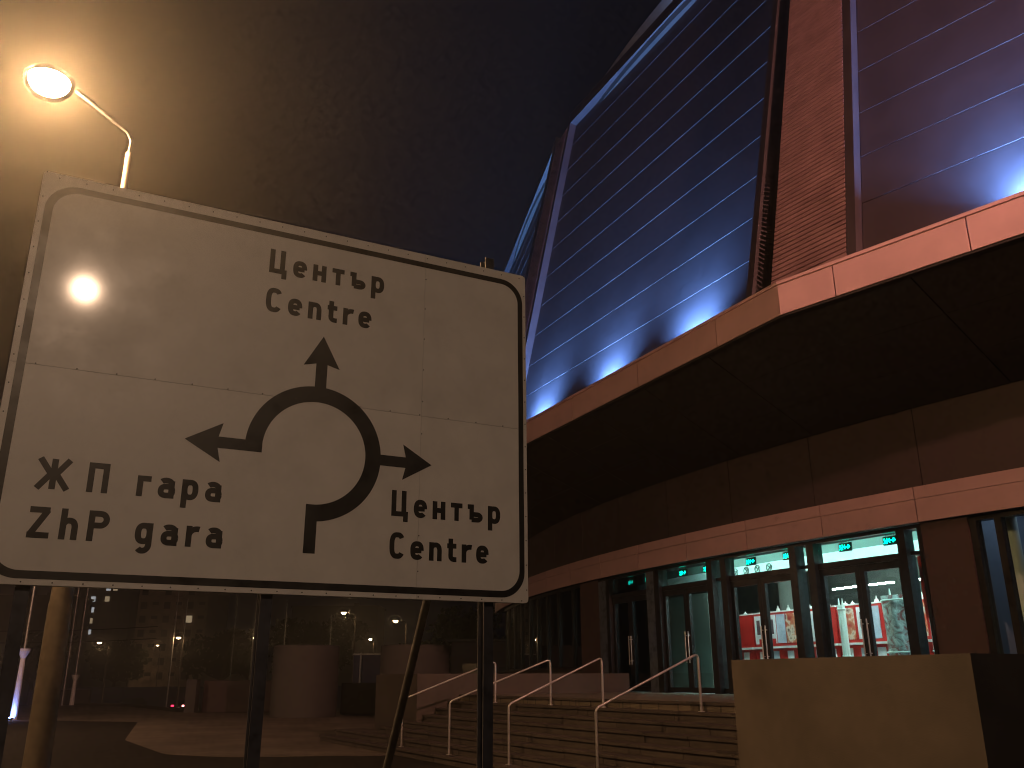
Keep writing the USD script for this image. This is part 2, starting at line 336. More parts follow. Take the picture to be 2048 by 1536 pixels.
# ledge: fascia panels, lip, deck, soffit
for i in segs:
    u = ang(dirs[i]); n = np.array([u[1], -u[0]])
    def lp(a, off, z): P = kb[i] + u * a + n * off; return [P[0], P[1], z]
    tn = math.tan(math.radians(TURN / 2))
    def lbox(a0, a1, o0, o1, z0, z1):
        e0, e1 = (1 if a0 <= .001 else 0), (1 if a1 >= SIDE - .001 else 0)
        c = [(a0 + e0 * o0 * tn, o0), (a1 - e1 * o0 * tn, o0), (a1 - e1 * o1 * tn, o1), (a0 + e0 * o1 * tn, o1)]
        return hexa([lp(a, o, z0) for a, o in c], [lp(a, o, z1) for a, o in c])
    deck = obj('ledge', lbox(0, SIDE, .1, .78, 8.62, 8.96), rim_mat, arena)
    cuts = [0, 1.35, 4.45, 7.55, 10.65, 13.95, SIDE] if i != 1 else [0, 2.0, 5.1, 8.4, 11.6, 14.2, SIDE]
    if i == 2: cuts = [0, 2.2, 5.4, 8.6, 11.6, 14.1, SIDE]
    for a0, a1 in zip(cuts[:-1], cuts[1:]):
        g0 = 0 if a0 == 0 else .012; g1 = 0 if a1 == SIDE else .012
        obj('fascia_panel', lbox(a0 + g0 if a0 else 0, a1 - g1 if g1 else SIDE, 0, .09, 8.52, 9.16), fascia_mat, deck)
    obj('ledge_lip', lbox(0, SIDE, -.035, .12, 9.163, 9.23), fascia_mat, deck)
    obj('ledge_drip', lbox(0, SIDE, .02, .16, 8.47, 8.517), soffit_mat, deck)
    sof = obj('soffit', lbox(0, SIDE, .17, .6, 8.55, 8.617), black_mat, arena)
    # sloping soffit panels from the ledge in to the lower wall
    na = 6
    for k in range(na):
        for rr in range(3):
            q = []
            for a, s in ((k / na, rr / 3), ((k + 1) / na, rr / 3), ((k + 1) / na, (rr + 1) / 3), (k / na, (rr + 1) / 3)):
                P = kb[i] + u * (SIDE * a) + n * .16
                th = math.degrees(math.atan2(P[1] - C0[1], P[0] - C0[0])) % 360
                Qn = pol(53.05, th)
                XY = P + (Qn - P) * s; q.append([XY[0], XY[1], 8.5 + (7.1 - 8.5) * s])
            q = np.array(q); cc = q.mean(0); q = cc + (q - cc) * (1 - .012)
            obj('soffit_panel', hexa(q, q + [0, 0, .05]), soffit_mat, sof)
# lower wall, canopy fascia
lw = obj('lower_wall', ring(52.4, 52.95, 184, 232, 4.62, 7.4), black_mat, arena)
for k in range(16):
    a0 = 184 + 3 * k
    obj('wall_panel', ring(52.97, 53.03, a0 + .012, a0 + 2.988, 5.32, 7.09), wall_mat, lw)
cf = obj('canopy', ring(52.96, 53.5, 184, 232, 4.63, 5.27), black_mat, arena)
for k in range(19):
    a0 = 184.1 + 2.5 * k
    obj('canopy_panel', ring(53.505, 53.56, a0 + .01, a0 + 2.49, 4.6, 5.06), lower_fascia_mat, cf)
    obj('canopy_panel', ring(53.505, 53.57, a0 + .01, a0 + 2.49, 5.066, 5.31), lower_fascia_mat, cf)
# roof and round upper tier
roof = obj('roof', ring(30.0, 52.7, 178, 238, 22.5, 22.8, 1.5), black_mat, arena)
obj('roof_parapet', ring(50.9, 51.3, 176, 240, 22.8, 25.75, 1.0), roof_mat, roof)
obj('inner_core', ring(43.6, 44.0, 176, 240, 1.2, 22.5, 1.5), int_wall, arena)
obj('upper_floor', ring(44.01, 52.4, 184, 232, 5.75, 6.0, 1.5), int_ceil, arena)

# ------------------------------------------------------------------ arena: glazing (angles about the arena's centre)
RG = 53.3
ZS = 1.25                         # terrace level
gz = obj('glazing_head', ring(53.2, 53.36, 187.2, 199.6, 4.50, 4.598), frame_mat, arena)
obj('glazing_head', ring(53.2, 53.36, 201.1, 214.05, 4.52, 4.598), frame_mat, arena)
obj('glazing_head', ring(53.2, 53.36, 215.1, 226, 4.50, 4.598), frame_mat, arena)
base_l = obj('window_base', ring(53.05, 53.42, 184, 199.6, -0.05, 1.88), stone, arena)
base_r = obj('window_base', ring(53.05, 53.42, 215.1, 230, -0.05, 1.80), stone, arena)
obj('window_sill', ring(53.0, 53.55, 215.1, 230, 1.803, 1.86), stone, base_r)
obj('window_sill', ring(53.0, 53.5, 184, 199.6, 1.883, 1.92), stone, base_l)
obj('pier', ring(52.9, 53.42, 199.603, 201.1, 0, 4.598), pier_mat, arena)
obj('pier', ring(52.9, 53.42, 214.05, 215.1, 0, 4.598), pier_mat, arena)
# left-hand windows
ml = [187.2, 188.6, 190.33, 191.9, 193.42, 194.69, 195.96, 197.28, 198.75, 199.6]
for a0, a1 in zip(ml[:-1], ml[1:]):
    wdw = obj('window', cat_([ring(53.22, 53.36, a1 - .10, a1 - .001, 1.925, 4.497), ring(53.24, 53.34, a0 + .001, a1 - .102, 1.925, 1.99)]), frame_mat, arena)
    obj('pane', ring(53.285, 53.295, a0 + .002, a1 - .103, 1.992, 4.496), glass_dark, wdw)
for a0, a1 in ((215.1, 215.62), (215.62, 217.4), (217.4, 219.2), (219.2, 221), (221, 222.8)):
    wdw = obj('window', cat_([ring(53.2, 53.38, a0 + .001, a0 + .14, 1.865, 4.497), ring(53.24, 53.34, a0 + .142, a1 - .001, 1.865, 1.93)]), frame_mat, arena)
    obj('pane', ring(53.285, 53.295, a0 + .143, a1 - .002, 1.932, 4.496), glass, wdw)
# door bays: post, sidelight, mullion, double door under a transom light
def post(a0, a1, mat=frame_mat, proud=.1): obj('glazing_post', ring(53.16, 53.36 + proud, a0, a1, ZS, 4.517), mat, arena)
post(201.103, 201.72, alu_mat, .06); post(201.73, 201.93)
post(204.22, 204.70, alu_mat, .06); post(204.71, 204.98)
post(207.27, 207.50); post(207.86, 208.08)
post(210.38, 210.60); post(210.95, 211.17)
post(213.46, 213.66); post(213.97, 214.045)
for a0, a1 in ((207.50, 207.86), (210.60, 210.95), (213.66, 213.97)):
    sl = obj('sidelight', cat_([ring(53.25, 53.33, a0 + .002, a1 - .002, ZS + .005, ZS + .12), ring(53.25, 53.33, a0 + .002, a1 - .002, 4.0, 4.07)]), frame_mat, arena)
    obj('pane', ring(53.285, 53.295, a0 + .003, a1 - .003, ZS + .122, 3.998), glass, sl)
    obj('pane', ring(53.285, 53.295, a0 + .003, a1 - .003, 4.072, 4.516), glass, sl)
doors = [(201.93, 204.22, glass_dark), (204.98, 207.27, glass), (208.08, 210.38, glass), (211.17, 213.46, glass)]
for a0, a1, gm in doors:
    tr = obj('transom', ring(53.2, 53.36, a0 + .002, a1 - .002, 3.93, 4.06), frame_mat, arena)
    obj('pane', ring(53.285, 53.295, a0 + .003, a1 - .003, 4.062, 4.516), gm, tr)
    mid = (a0 + a1) / 2
    for b0, b1, s in ((a0, mid, 1), (mid, a1, -1)):
        st = .125
        lf = obj('door', cat_([ring(53.24, 53.34, b0 + .005, b0 + st, ZS + .01, 3.925), ring(53.24, 53.34, b1 - st, b1 - .005, ZS + .01, 3.925),
                               ring(53.24, 53.34, b0 + st + .001, b1 - st - .001, ZS + .01, ZS + .14), ring(53.24, 53.34, b0 + st + .001, b1 - st - .001, 3.78, 3.925)]), frame_mat, arena)
        obj('pane', ring(53.285, 53.295, b0 + st + .001, b1 - st - .001, ZS + .142, 3.778), gm, lf)
        hb = b1 - .07 if s == 1 else b0 + .07
        p = pol(53.40, hb)
        obj('handle', cat_([cyl([*p, ZS + .75], [*p, ZS + 1.55], .016, n=8), cyl([*pol(53.33, hb), ZS + .85], [*pol(53.41, hb), ZS + .85], .012, n=6), cyl([*pol(53.33, hb), ZS + 1.45], [*pol(53.41, hb), ZS + 1.45], .012, n=6)]), steel, lf)
# lobby inside
lob = obj('lobby_floor', ring(44.0, 53.2, 184, 232, 1.05, 1.246, 1.5), floor_mat, arena)
obj('entrance_ceiling', ring(51.3, 52.4, 200, 214.4, 4.92, 4.98), int_white, arena)
bh = obj('bulkhead', ring(51.3, 51.5, 200, 214.4, 4.22, 4.57), int_white, arena)
obj('bulkhead_upper', ring(51.3, 51.5, 200, 214.4, 4.573, 4.915), int_white2, bh)
obj('lobby_column', cat_([cyl([*pol(47.6, 203.2), 1.25], [*pol(47.6, 203.2), 5.74], .24, n=20)]), int_white2, arena, smooth=40)
obj('lobby_column', cyl([*pol(52.4, 215.42), 1.25], [*pol(52.4, 215.42), 5.74], .14, n=20), int_white, arena, smooth=40)
obj('partition', ring(48.0, 48.1, 214.6, 232, 1.25, 5.74), int_white, arena)
obj('partition', ring(50.0, 50.1, 197.5, 202.3, 1.25, 4.2), int_white2, arena)
obj('partition', ring(44.0, 53.0, 214.5, 214.6, 1.25, 5.74), int_grey, arena)
obj('cove_light', ring(52.15, 52.25, 204.9, 214.0, 4.87, 4.9), em_added_cove, arena)  # hidden glowing strip added to brighten the bulkhead
for a in np.arange(203.2, 214.5, 1.9):
    for R, z in ((45.6, 4.35), (50.5, 4.95)):  # outer row is hidden, added to light the booth fronts
        obj('tube_light', ring(R, R + .09, a, a + 1.25, z, z + .05), em_tube, arena)
c_, d_ = pol(51.0, 212.05), pol(47.5, 212.3)
for a in (209.2, 212.2):
    p0, p1 = pol(50.8, a), pol(47.6, a)
    obj('tube_light', cyl([*p0, 4.62], [*p1, 4.62], .035, n=8), em_tube, arena)
obj('tube_light', ring(51.4, 51.5, 215.0, 217.6, 5.35, 5.4), EM('added_dim_tube', (.6, .75, 1.0), 14.0), arena)  # unseen tube added to light the side room and its column
# round emblems on the bulkhead
for a in (205.0, 205.55, 206.05, 206.55, 207.05, 207.55):
    P = pol(51.525, a); t = ang(a + 90)
    rr = .1; pts = [[P[0] + t[0] * rr * math.cos(q), P[1] + t[1] * rr * math.cos(q), 4.43 + rr * math.sin(q)] for q in np.linspace(0, 2 * math.pi, 25)]
    m = [tube(pts, .011, 5)]
    for q0, q1 in (((-.05, .06), (.03, -.01)), ((.03, -.01), (-.04, -.06)), ((.03, -.01), (.06, .05))):
        m.append(cyl([P[0] + t[0] * q0[0], P[1] + t[1] * q0[0], 4.43 + q0[1]], [P[0] + t[0] * q1[0], P[1] + t[1] * q1[0], 4.43 + q1[1]], .012, n=5))
    obj('emblem', cat_(m), int_wall, bh)

# exit signs hanging behind the glass
def facing(deg):
    """rotation: local x along the glazing to the right as seen from outside, local y inwards, z up"""
    return deg - 180 - 90
exits = [(202.26, 'leftmost, over the dark door beside the pier'), (203.35, 'second from left, half hidden by the grey column'),
         (205.32, 'third from left, over the door behind the handrail'), (206.51, 'fourth from left, close to a dark post'),
         (208.36, 'fifth from left, above the ring emblems'), (209.75, 'sixth from left, touching a dark post'),
         (211.58, 'seventh from left, left one over the rightmost door'), (212.84, 'rightmost of all, over the rightmost door')]
for k, (a, lab) in enumerate(exits):
    P = pol(52.85, a)
    t = thing('exit_sign', 'green running-man sign, ' + lab, 'exit sign', (P[0], P[1], 4.43), a - 90 - 180 + 0, 'green exit signs above the doors')
    obj('housing', bevel_box([0, .03, 0], [.34, .05, .19], .008), frame_mat, t)
    def bar(x0, z0, x1, z1, w):
        return prism(LineString([(x0, z0), (x1, z1)]).buffer(w / 2, cap_style='square'), 0, .004)
    shapes = [bar(-.115, .035, -.115, .036, .035), bar(-.115, .01, -.105, -.02, .035), bar(-.105, -.02, -.085, -.055, .022), bar(-.11, -.02, -.135, -.05, .022), bar(-.115, .01, -.085, .0, .018),
              bar(-.055, -.055, -.055, .05, .022), bar(-.02, .0, .06, .0, .03), bar(-.02, .0, .01, .04, .022), bar(-.02, .0, .01, -.04, .022), bar(.09, -.04, .09, .035, .02), bar(.12, -.02, .12, .04, .02), bar(.09, .0, .13, .005, .02), bar(.145, -.01, .145, .01, .014)]
    m = cat_(shapes); m.apply_transform(trimesh.transformations.rotation_matrix(math.pi / 2, [1, 0, 0]))
    obj('running_figure', m, em_green, t)
    obj('bracket', cat_([cyl([-.1, .03, .09], [-.1, .03, .235], .006, n=6), cyl([.1, .03, .09], [.1, .03, .235], .006, n=6)]), frame_mat, t)
    obj('status_light', box([0, .0, .115], [.14, .02, .012]), em_green_reflection, t)  # glowing bar drawn as the faint green reflection above the sign

# red sales booths in the lobby
rng = random.Random(4)
booths = [(201.1, 203.60, [], 'plain red sales booth without posters, furthest left'),
          (203.63, 205.85, [('w', .04, .22), ('w', .36, .54), ('b', .56, .75), ('p', .77, .97)], 'red sales booth with two white posters, a blue one and a picture'),
          (205.88, 207.60, [('p', .04, .26), ('w', .32, .72)], 'red sales booth with a wide white dancer poster beside the post'),
          (207.63, 209.55, [('p', .18, .36), ('w', .42, .62), ('b', .64, .86)], 'red sales booth with posters just right of the bright slim column'),
          (209.58, 211.65, [('w', .06, .24), ('p', .3, .62)], 'red sales booth behind the crumpled wrapped stand'),
          (211.68, 213.85, [('w', .1, .4)], 'red sales booth at the far right end of the row')]
for a0, a1, ps, lab in booths:
    R = 49.3
    t = thing('sales_booth', lab, 'sales booth', group='red sales booths in the lobby')
    obj('booth_body', ring(48.0, R, a0 + .02, a1 - .02, 2.5, 3.46), red_mat, t)
    obj('shelf', ring(48.0, R + .1, a0 + .01, a1 - .01, 2.44, 2.497), int_white, t)
    obj('counter', ring(48.0, R - .02, a0 + .02, a1 - .02, 1.25, 2.437), red_mat, t)
    obj('top_rail', ring(R - .1, R + .01, a0 + .02, a1 - .02, 3.463, 3.5), int_white, t)
    for kd, f0, f1 in ps:
        if kd == 'r': continue
        b0, b1 = a0 + (a1 - a0) * f0, a0 + (a1 - a0) * f1
        pm = {'w': poster_white, 'b': poster_blue, 'p': poster_pic, 'd': poster_dark}[kd]
        po = obj('poster', ring(R + .004, R + .016, b0, b1, 2.58, 3.4), pm, t)
        if kd == 'w':
            obj('poster_figure', ring(R + .018, R + .022, b0 + (b1 - b0) * .3, b0 + (b1 - b0) * .72, 2.85, 3.27), poster_dark, po)
            obj('poster_figure', ring(R + .018, R + .022, b0 + (b1 - b0) * .48, b0 + (b1 - b0) * .9, 2.56, 2.72), red_mat, po)
    for f0 in (.1, .42, .74):
        b0 = a0 + (a1 - a0) * f0
        obj('counter_card', ring(R - .012, R + .0, b0, b0 + .3, 2.14, 2.36), poster_white if f0 != .42 else poster_blue, t)
    for f0 in (.15, .3, .55, .78):
        P = pol(R - .12, a0 + (a1 - a0) * f0)
        h = rng.uniform(.08, .17)
        obj('ornament', cat_([cyl([*P, 3.5], [*P, 3.5 + h * .5], .07, .045, 8), cyl([*P, 3.5 + h * .5], [*P, 3.5 + h], .02, .012, 6)]), int_white, t)
for a, R, h, rad, lab in ((211.75, 51.4, 2.15, .34, 'crumpled plastic-wrapped display stand behind the rightmost door'), (212.95, 51.6, 2.15, .2, 'narrow plastic-wrapped stand behind the last sidelight'), (209.95, 51.4, 2.05, .085, 'bright white slim wrapped column left of the rightmost door')):
    P = pol(R, a)
    t = thing('wrapped_stand', lab, 'display stand', (P[0], P[1], 1.25))
    m = trimesh.creation.cylinder(radius=rad, height=h, sections=28); m = m.subdivide().subdivide(); m.apply_translation([0, 0, h / 2])
    v = m.vertices; r_ = np.hypot(v[:, 0], v[:, 1]); ph = np.arctan2(v[:, 1], v[:, 0])
    s = 1 + .06 * np.sin(7 * ph + 3 * v[:, 2]) + .05 * np.sin(13 * v[:, 2] + 2 * ph)
    v[:, 0] *= s; v[:, 1] *= s; m.vertices = v
    obj('wrapped_body', m, wrap_mat if rad > .1 else int_white, t, smooth=50)
    obj('wrapping_tape', cat_([tube([[rad * 1.09 * math.cos(q), rad * 1.09 * math.sin(q), z] for q in np.linspace(0, 6.28, 24)], .02, 5) for z in (h * .42, h * .95)]), int_white, t)
    obj('finial', cat_([cyl([x, 0, h], [x, 0, h + .16], .03, .01, 8) for x in (-rad * .5, rad * .5)]), int_white, t)
P = pol(52.3, 213.2)
t = thing('red_banner', 'narrow red hanging banner behind the last sidelight near the pier', 'banner', (P[0], P[1], 2.9), facing(213.2))
obj('cloth', box([0, 0, .55], [.16, .02, 1.3]), red_mat, t); obj('rod', cyl([-.12, 0, 1.22], [.12, 0, 1.22], .015, n=8), steel, t)
obj('cord', cyl([0, 0, 1.22], [0, 0, 1.75], .006, n=5), steel, t)

# ------------------------------------------------------------------ terrace, steps, cheek walls, handrails
O = np.array([-2.4, 21.1]); US = np.array([-.48, .877]); NS = np.array([.877, .48])
def ts(t, s): return O + US * t + NS * s
TR = -10.74; TLc = 2.39; H8 = 1.25 / 8; TREAD = .35
ends = [6.4, 6.1, 3.7, 3.0, 2.38, 2.38, 2.38]
stairs = thing('entrance_steps', 'broad flight of stone steps up to the glass doors', 'steps')
rs = random.Random(7)
for k in range(7):
    s0 = k * TREAD; z0, z1 = k * H8, (k + 1) * H8
    back = 2.449 if k > 1 else 2.449
    flight = obj('step', prism(Polygon([ts(TR, s0 + .36), ts(min(ends[k], 2.38), s0 + .36), ts(min(ends[k], 2.38), 2.6), ts(TR, 2.6)]), z0 - .05 if k else -.02, z1 - .002), black_mat, stairs) if False else None
    x = TR
    stp = None
    while x < ends[k] - .05:
        L = rs.uniform(1.05, 1.45); x1 = min(ends[k], x + L)
        if ends[k] - x1 < .4: x1 = ends[k]
        smax = s0 + TREAD + .06 if (x < 2.38 or k > 1) else s0 + TREAD + .5
        g0 = .006
        j0 = rs.uniform(-.004, .004); zt = z1 + rs.uniform(-.003, .003)
        m = cat_([prism(Polygon([ts(x + g0, s0 + j0), ts(x1 - g0, s0 + j0), ts(x1 - g0, smax), ts(x + g0, smax)]), zt - .045, zt),
                  prism(Polygon([ts(x + g0, s0 + .04), ts(x1 - g0, s0 + .04), ts(x1 - g0, smax), ts(x + g0, smax)]), z0 - (.15 if k == 0 else .02), zt - .046)])
        if stp is None: stp = obj('step', m, step_stone, stairs)
        else: obj('step_slab', m, step_stone, stp)
        x = x1
obj('step_core', prism(Polygon([ts(TR, .2), ts(2.3, .2), ts(2.3, 2.8), ts(TR, 2.8)]), -.3, .1), black_mat, stairs)
# terrace fills to the glazing
arc = [pol(53.36, d) for d in np.linspace(199.0, 217.5, 30)]
tp = Polygon([ts(TR, 7 * TREAD), ts(TLc, 7 * TREAD)] + arc).buffer(0)
if tp.geom_type != 'Polygon': tp = max(tp.geoms, key=lambda q: q.area)
for k_ in range(10):
    xa, xb = TR + (2.36 - TR) * k_ / 10, TR + (2.36 - TR) * (k_ + 1) / 10
    obj('step_slab', prism(Polygon([ts(xa + .006, 2.41), ts(xb - .006, 2.41), ts(xb - .006, 2.446), ts(xa + .006, 2.446)]), 1.2, 1.249), step_stone, stp)
obj('terrace', prism(tp, -.2, 1.246), paving, kind='structure', label='paved landing between the steps and the glass doors')
def reach(t):
    for s in np.arange(2, 14, .02):
        if np.linalg.norm(ts(t, s) - C0) < 53.47: return s
    return 8
lc = Polygon([ts(TLc, 1.25), ts(6.17, 1.54), ts(6.17, reach(6.17)), ts(TLc, reach(TLc) - .0)])
obj('stair_wall', prism(lc, -.1, 1.76), stone, label='left stone cheek wall of the steps, its end lit orange', cat='stair wall')
rc = Polygon([ts(TR - .004, -.02), ts(-14.05, -.02), ts(-14.05, reach(-14.05)), ts(TR - .004, reach(TR))])
rw = prism(rc, -.1, 1.85)
obj('stair_wall', rw, stone, label='right stone cheek wall close by, in front of the doors', cat='stair wall')
rails = [((.81, .23), (.107, 2.3), 'leftmost steel handrail, partly behind the sign brace'), ((-1.8, .23), (-2.45, 2.3), 'second steel handrail from the left, its foot just left of the sign post'),
         ((-4.39, .23), (-4.43, 2.3), 'third steel handrail from the left, right of the sign post'), ((-7.27, .23), (-7.34, 2.3), 'rightmost steel handrail, nearest the right stair wall')]
for (t0, s0), (t1, s1), lab in rails:
    P0, P1 = ts(t0, s0), ts(t1, s1)
    t = thing('handrail', lab, 'handrail', (P0[0], P0[1], H8))
    d = np.array([*(P1 - P0), 0.0]); up = 2.03 - 1.2
    A = np.array([0, 0, 0.0]); B = A + [0, 0, 1.03]; Ct = d + [0, 0, 2.03 - H8]; D = d + [0, 0, 7 * H8 - H8]
    obj('post', cyl(A, B - [0, 0, .05], .023, n=12), steel, t, smooth=40)
    obj('post', cyl(D, Ct - [0, 0, .07], .023, n=12), steel, t, smooth=40)
    h = (Ct - B) / np.linalg.norm(Ct - B)
    r1 = [B - [0, 0, .05], B - [0, 0, .02] + h * .015, B + h * .06]
    r2 = [Ct - h * .12, Ct - h * .06 - [0, 0, .005], Ct - h * .015 - [0, 0, .03], Ct - [0, 0, .08]]
    obj('rail', tube(r1 + r2, .02, 10), steel, t, smooth=40)
    for Q in (A, D): obj('base_plate', trimesh.creation.cylinder(radius=.06, height=.012, sections=16, transform=trimesh.transformations.translation_matrix(Q + [0, 0, .009])), steel, t)

# ------------------------------------------------------------------ direction sign
TH = math.radians(27.52); SB = np.array([.118, 6.999, 2.193])
SA = np.array([math.cos(TH), math.sin(TH), 0]); SN = np.array([-math.sin(TH), math.cos(TH), 0])
def slocal(m):
    """mesh drawn in the sign's plane (x right, y up, z towards the viewer) -> world-aligned sign space (origin at SB)"""
    R = np.eye(4); R[:3, 0] = SA; R[:3, 1] = [0, 0, 1]; R[:3, 2] = -SN; R[:3, 3] = 0
    m = m.copy(); m.apply_transform(R); return m
sign = thing('direction_sign', 'white roundabout direction sign in Cyrillic and Latin, black border, on steel posts', 'road sign', SB)
SW, SH = 3.73, 2.765
def flat(poly, z0, z1): 
    gs = getattr(poly, 'geoms', [poly])
    return cat_([prism(g, z0, z1) for g in gs if g.area > 1e-7])
full = Polygon([(-SW, 0), (0, 0), (0, SH), (-SW, SH)]).buffer(-.03).buffer(.03)
VS, HS = -.925, 1.382
for q in (sbox(-SW, HS, VS, SH), sbox(-SW, 0, VS, HS), sbox(VS, HS, 0, SH), sbox(VS, 0, 0, HS)):
    pm = flat(full.intersection(q).buffer(-.0012), -.003, 0)
    obj('sheet', slocal(pm), sign_white, sign)
obj('backing', slocal(flat(full.buffer(-.012), -.03, -.0035)), galv, sign)
fr = full.difference(full.buffer(-.022))
obj('edge_trim', slocal(flat(fr, -.045, -.0305)), galv, sign)
def rrect(x0, y0, x1, y1, r): return sbox(x0 + r, y0 + r, x1 - r, y1 - r).buffer(r, quad_segs=12)
bo = rrect(-SW + .042, .037, -.032, SH - .075, .20); bi = rrect(-SW + .092, .086, -.076, SH - .108 - .012, .16)
obj('border', slocal(flat(bo.difference(bi), .0004, .0018)), sign_black, sign)
# roundabout diagram
cx, cy, ro, ri = -1.735, 1.003, .495, .378
ringp = Point(cx, cy).buffer(ro, quad_segs=32).difference(Point(cx, cy).buffer(ri, quad_segs=32))
ringp = ringp.difference(Polygon([(cx - .035, cy - .04), (cx - 1, cy - .04), (cx - 1, cy - 1), (cx - .035, cy - 1)]))
stem = sbox(-1.773, .285, -1.691, .626)
upa = unary_union([sbox(-1.768, 1.48, -1.685, 1.68), Polygon([(-1.861, 1.657), (-1.592, 1.657), (-1.7265, 1.897)])])
upa = unary_union([sbox(-1.768, 1.48, -1.685, 1.70), Polygon([(-1.861, 1.655), (-1.7265, 1.69), (-1.592, 1.655), (-1.7265, 1.897)])])
lfa = unary_union([sbox(-2.42, .963, -2.112, 1.041), Polygon([(-2.387, .866), (-2.42, 1.002), (-2.387, 1.138), (-2.626, 1.002)])])
rta = unary_union([sbox(-1.25, .961, -1.03, 1.04), Polygon([(-1.064, .868), (-1.03, 1.002), (-1.064, 1.137), (-.833, 1.002)])])
obj('roundabout_diagram', slocal(flat(unary_union([ringp, stem, upa, lfa, rta]).buffer(.001), .0004, .0018)), sign_black, sign)
# lettering drawn stroke by stroke (cap height 1, x-height .71)
SK = .192; XH = .71; hs = SK / 2
def arcp(cx_, cy_, rx, ry, a0, a1, n=14): return [(cx_ + rx * math.cos(math.radians(a)), cy_ + ry * math.sin(math.radians(a))) for a in np.linspace(a0, a1, n)]
def stadium(x0, x1, y0, y1, a0=0, a1=360, n=40, e=2.6):
    cx_, cy_ = (x0 + x1) / 2, (y0 + y1) / 2; rx, ry = (x1 - x0) / 2, (y1 - y0) / 2
    o = []
    for a in np.linspace(math.radians(a0), math.radians(a1), n):
        c, s = math.cos(a), math.sin(a); o.append((cx_ + rx * np.sign(c) * abs(c) ** (2 / e), cy_ + ry * np.sign(s) * abs(s) ** (2 / e)))
    return o
def glyph(ch):
    w = .56; L = []; l, r_ = hs, None
    X = XH - hs
    if ch == 'Ц': w = .66; L = [[(hs, 1), (hs, hs), (.6, hs)], [(.6 - hs, 1), (.6 - hs, 0)], [(.6 - hs + .08, hs + hs), (.6 - hs + .08, -.2)]]; L = [[(hs, 1), (hs, hs), (.68, hs)], [(.6 - hs, 1), (.6 - hs, hs)], [(.68 - hs + .0, SK), (.68 - hs + .0, -.2)]]; w = .68
    elif ch in 'еe': w = .55; L = [stadium(hs, w - hs, hs, X, 0, 318), [(hs, XH * .5), (w - hs + .0, XH * .5)]]
    elif ch == 'н': w = .54; L = [[(hs, 0), (hs, XH)], [(w - hs, 0), (w - hs, XH)], [(hs, XH * .5), (w - hs, XH * .5)]]
    elif ch == 'т': w = .5; L = [[(0, X), (w, X)], [(w / 2, 0), (w / 2, X)]]
    elif ch == 'ъ': w = .66; L = [[(0, X), (.17 + hs, X)], [(.17, XH), (.17, hs)], [(.17, hs), (.42, hs)] + arcp(.42, .205, w - hs - .42, .205 - hs, -90, 90) + [(.17, .41 - hs)]]; 
    elif ch in 'рp': w = .55; L = [[(hs, XH), (hs, -.28)], stadium(hs, w - hs, hs, X)]
    elif ch == 'C': w = .62; L = [stadium(hs, w - hs, hs, 1 - hs, 38, 322, e=2.8)]
    elif ch == 'n': w = .53; L = [[(hs, 0), (hs, XH)], stadium(hs, w - hs, hs, X, 0, 150)[::1], [(w - hs, 0), (w - hs, XH * .52)]]
    elif ch == 't': w = .40; L = [[(.15, .9), (.15, .22)] + arcp(.29, .22, .14, .22 - hs, 180, 270) + [(w, hs)], [(0, X), (w - .01, X)]]
    elif ch == 'r': w = .40; L = [[(hs, 0), (hs, XH)], arcp(.36, XH * .52, .36 - hs, X - XH * .52, 180, 75)]
    elif ch == 'Ж': w = 1.0; L = [[(.5, 0), (.5, 1)], [(.06, 1), (.42, .5), (.06, 0)], [(.94, 1), (.58, .5), (.94, 0)], [(.42, .5), (.58, .5)]]
    elif ch == 'П': w = .64; L = [[(hs, 0), (hs, 1 - hs), (w - hs, 1 - hs), (w - hs, 0)]]
    elif ch == 'г': w = .44; L = [[(hs, 0), (hs, X), (w, X)]]
    elif ch in 'аa': w = .53; L = [arcp(w / 2 - .01, XH - .2, w / 2 - hs, .2 - hs, 150, 0) + [(w - hs, XH - .2), (w - hs, 0)], stadium(hs, w - hs + .03, hs, .40, 0, 360)]
    elif ch == 'Z': w = .66; L = [[(.03, 1 - hs), (w - .05, 1 - hs)], [(w - .11, 1 - hs), (.11, hs)], [(.03, hs), (w, hs)]]
    elif ch == 'h': w = .54; L = [[(hs, 0), (hs, 1)], stadium(hs, w - hs, hs, X, 0, 150), [(w - hs, 0), (w - hs, XH * .52)]]
    elif ch == 'P': w = .64; L = [[(hs, 0), (hs, 1 - hs), (.36, 1 - hs)] + arcp(.36, .71, w - hs - .36, .29 - hs, 90, -90) + [(hs, .42 + hs)]]
    elif ch == 'g': w = .55; L = [stadium(hs, w - hs, hs, X), [(w - hs, XH), (w - hs, -.02)] + arcp(w / 2, -.02, w / 2 - hs, .2, 0, -140)]
    return unary_union([LineString(q).buffer(hs, cap_style='flat', join_style='mitre', mitre_limit=2.5) for q in L]), w
def line_of(text, x0, x1, y0, cap, space=.45):
    """a line of lettering whose ink spans x0..x1"""
    gl = []; 
    tot = 0; ng = 0
    for c in text:
        if c == ' ': tot += space; continue
        gg, w = glyph(c); tot += w; ng += 1
    gaps = len([1 for a, b in zip(text[:-1], text[1:]) if a != ' ' and b != ' '])
    gap = ((x1 - x0) / cap - tot) / max(1, gaps)
    x = 0; out = []
    for k, c in enumerate(text):
        if c == ' ': x += space; continue
        gg, w = glyph(c); out.append(affinity.translate(gg, x, 0)); x += w
        if k + 1 < len(text) and text[k + 1] != ' ': x += gap
    return affinity.translate(affinity.scale(unary_union(out), cap, cap, origin=(0, 0)), x0, y0)
CAP = .192
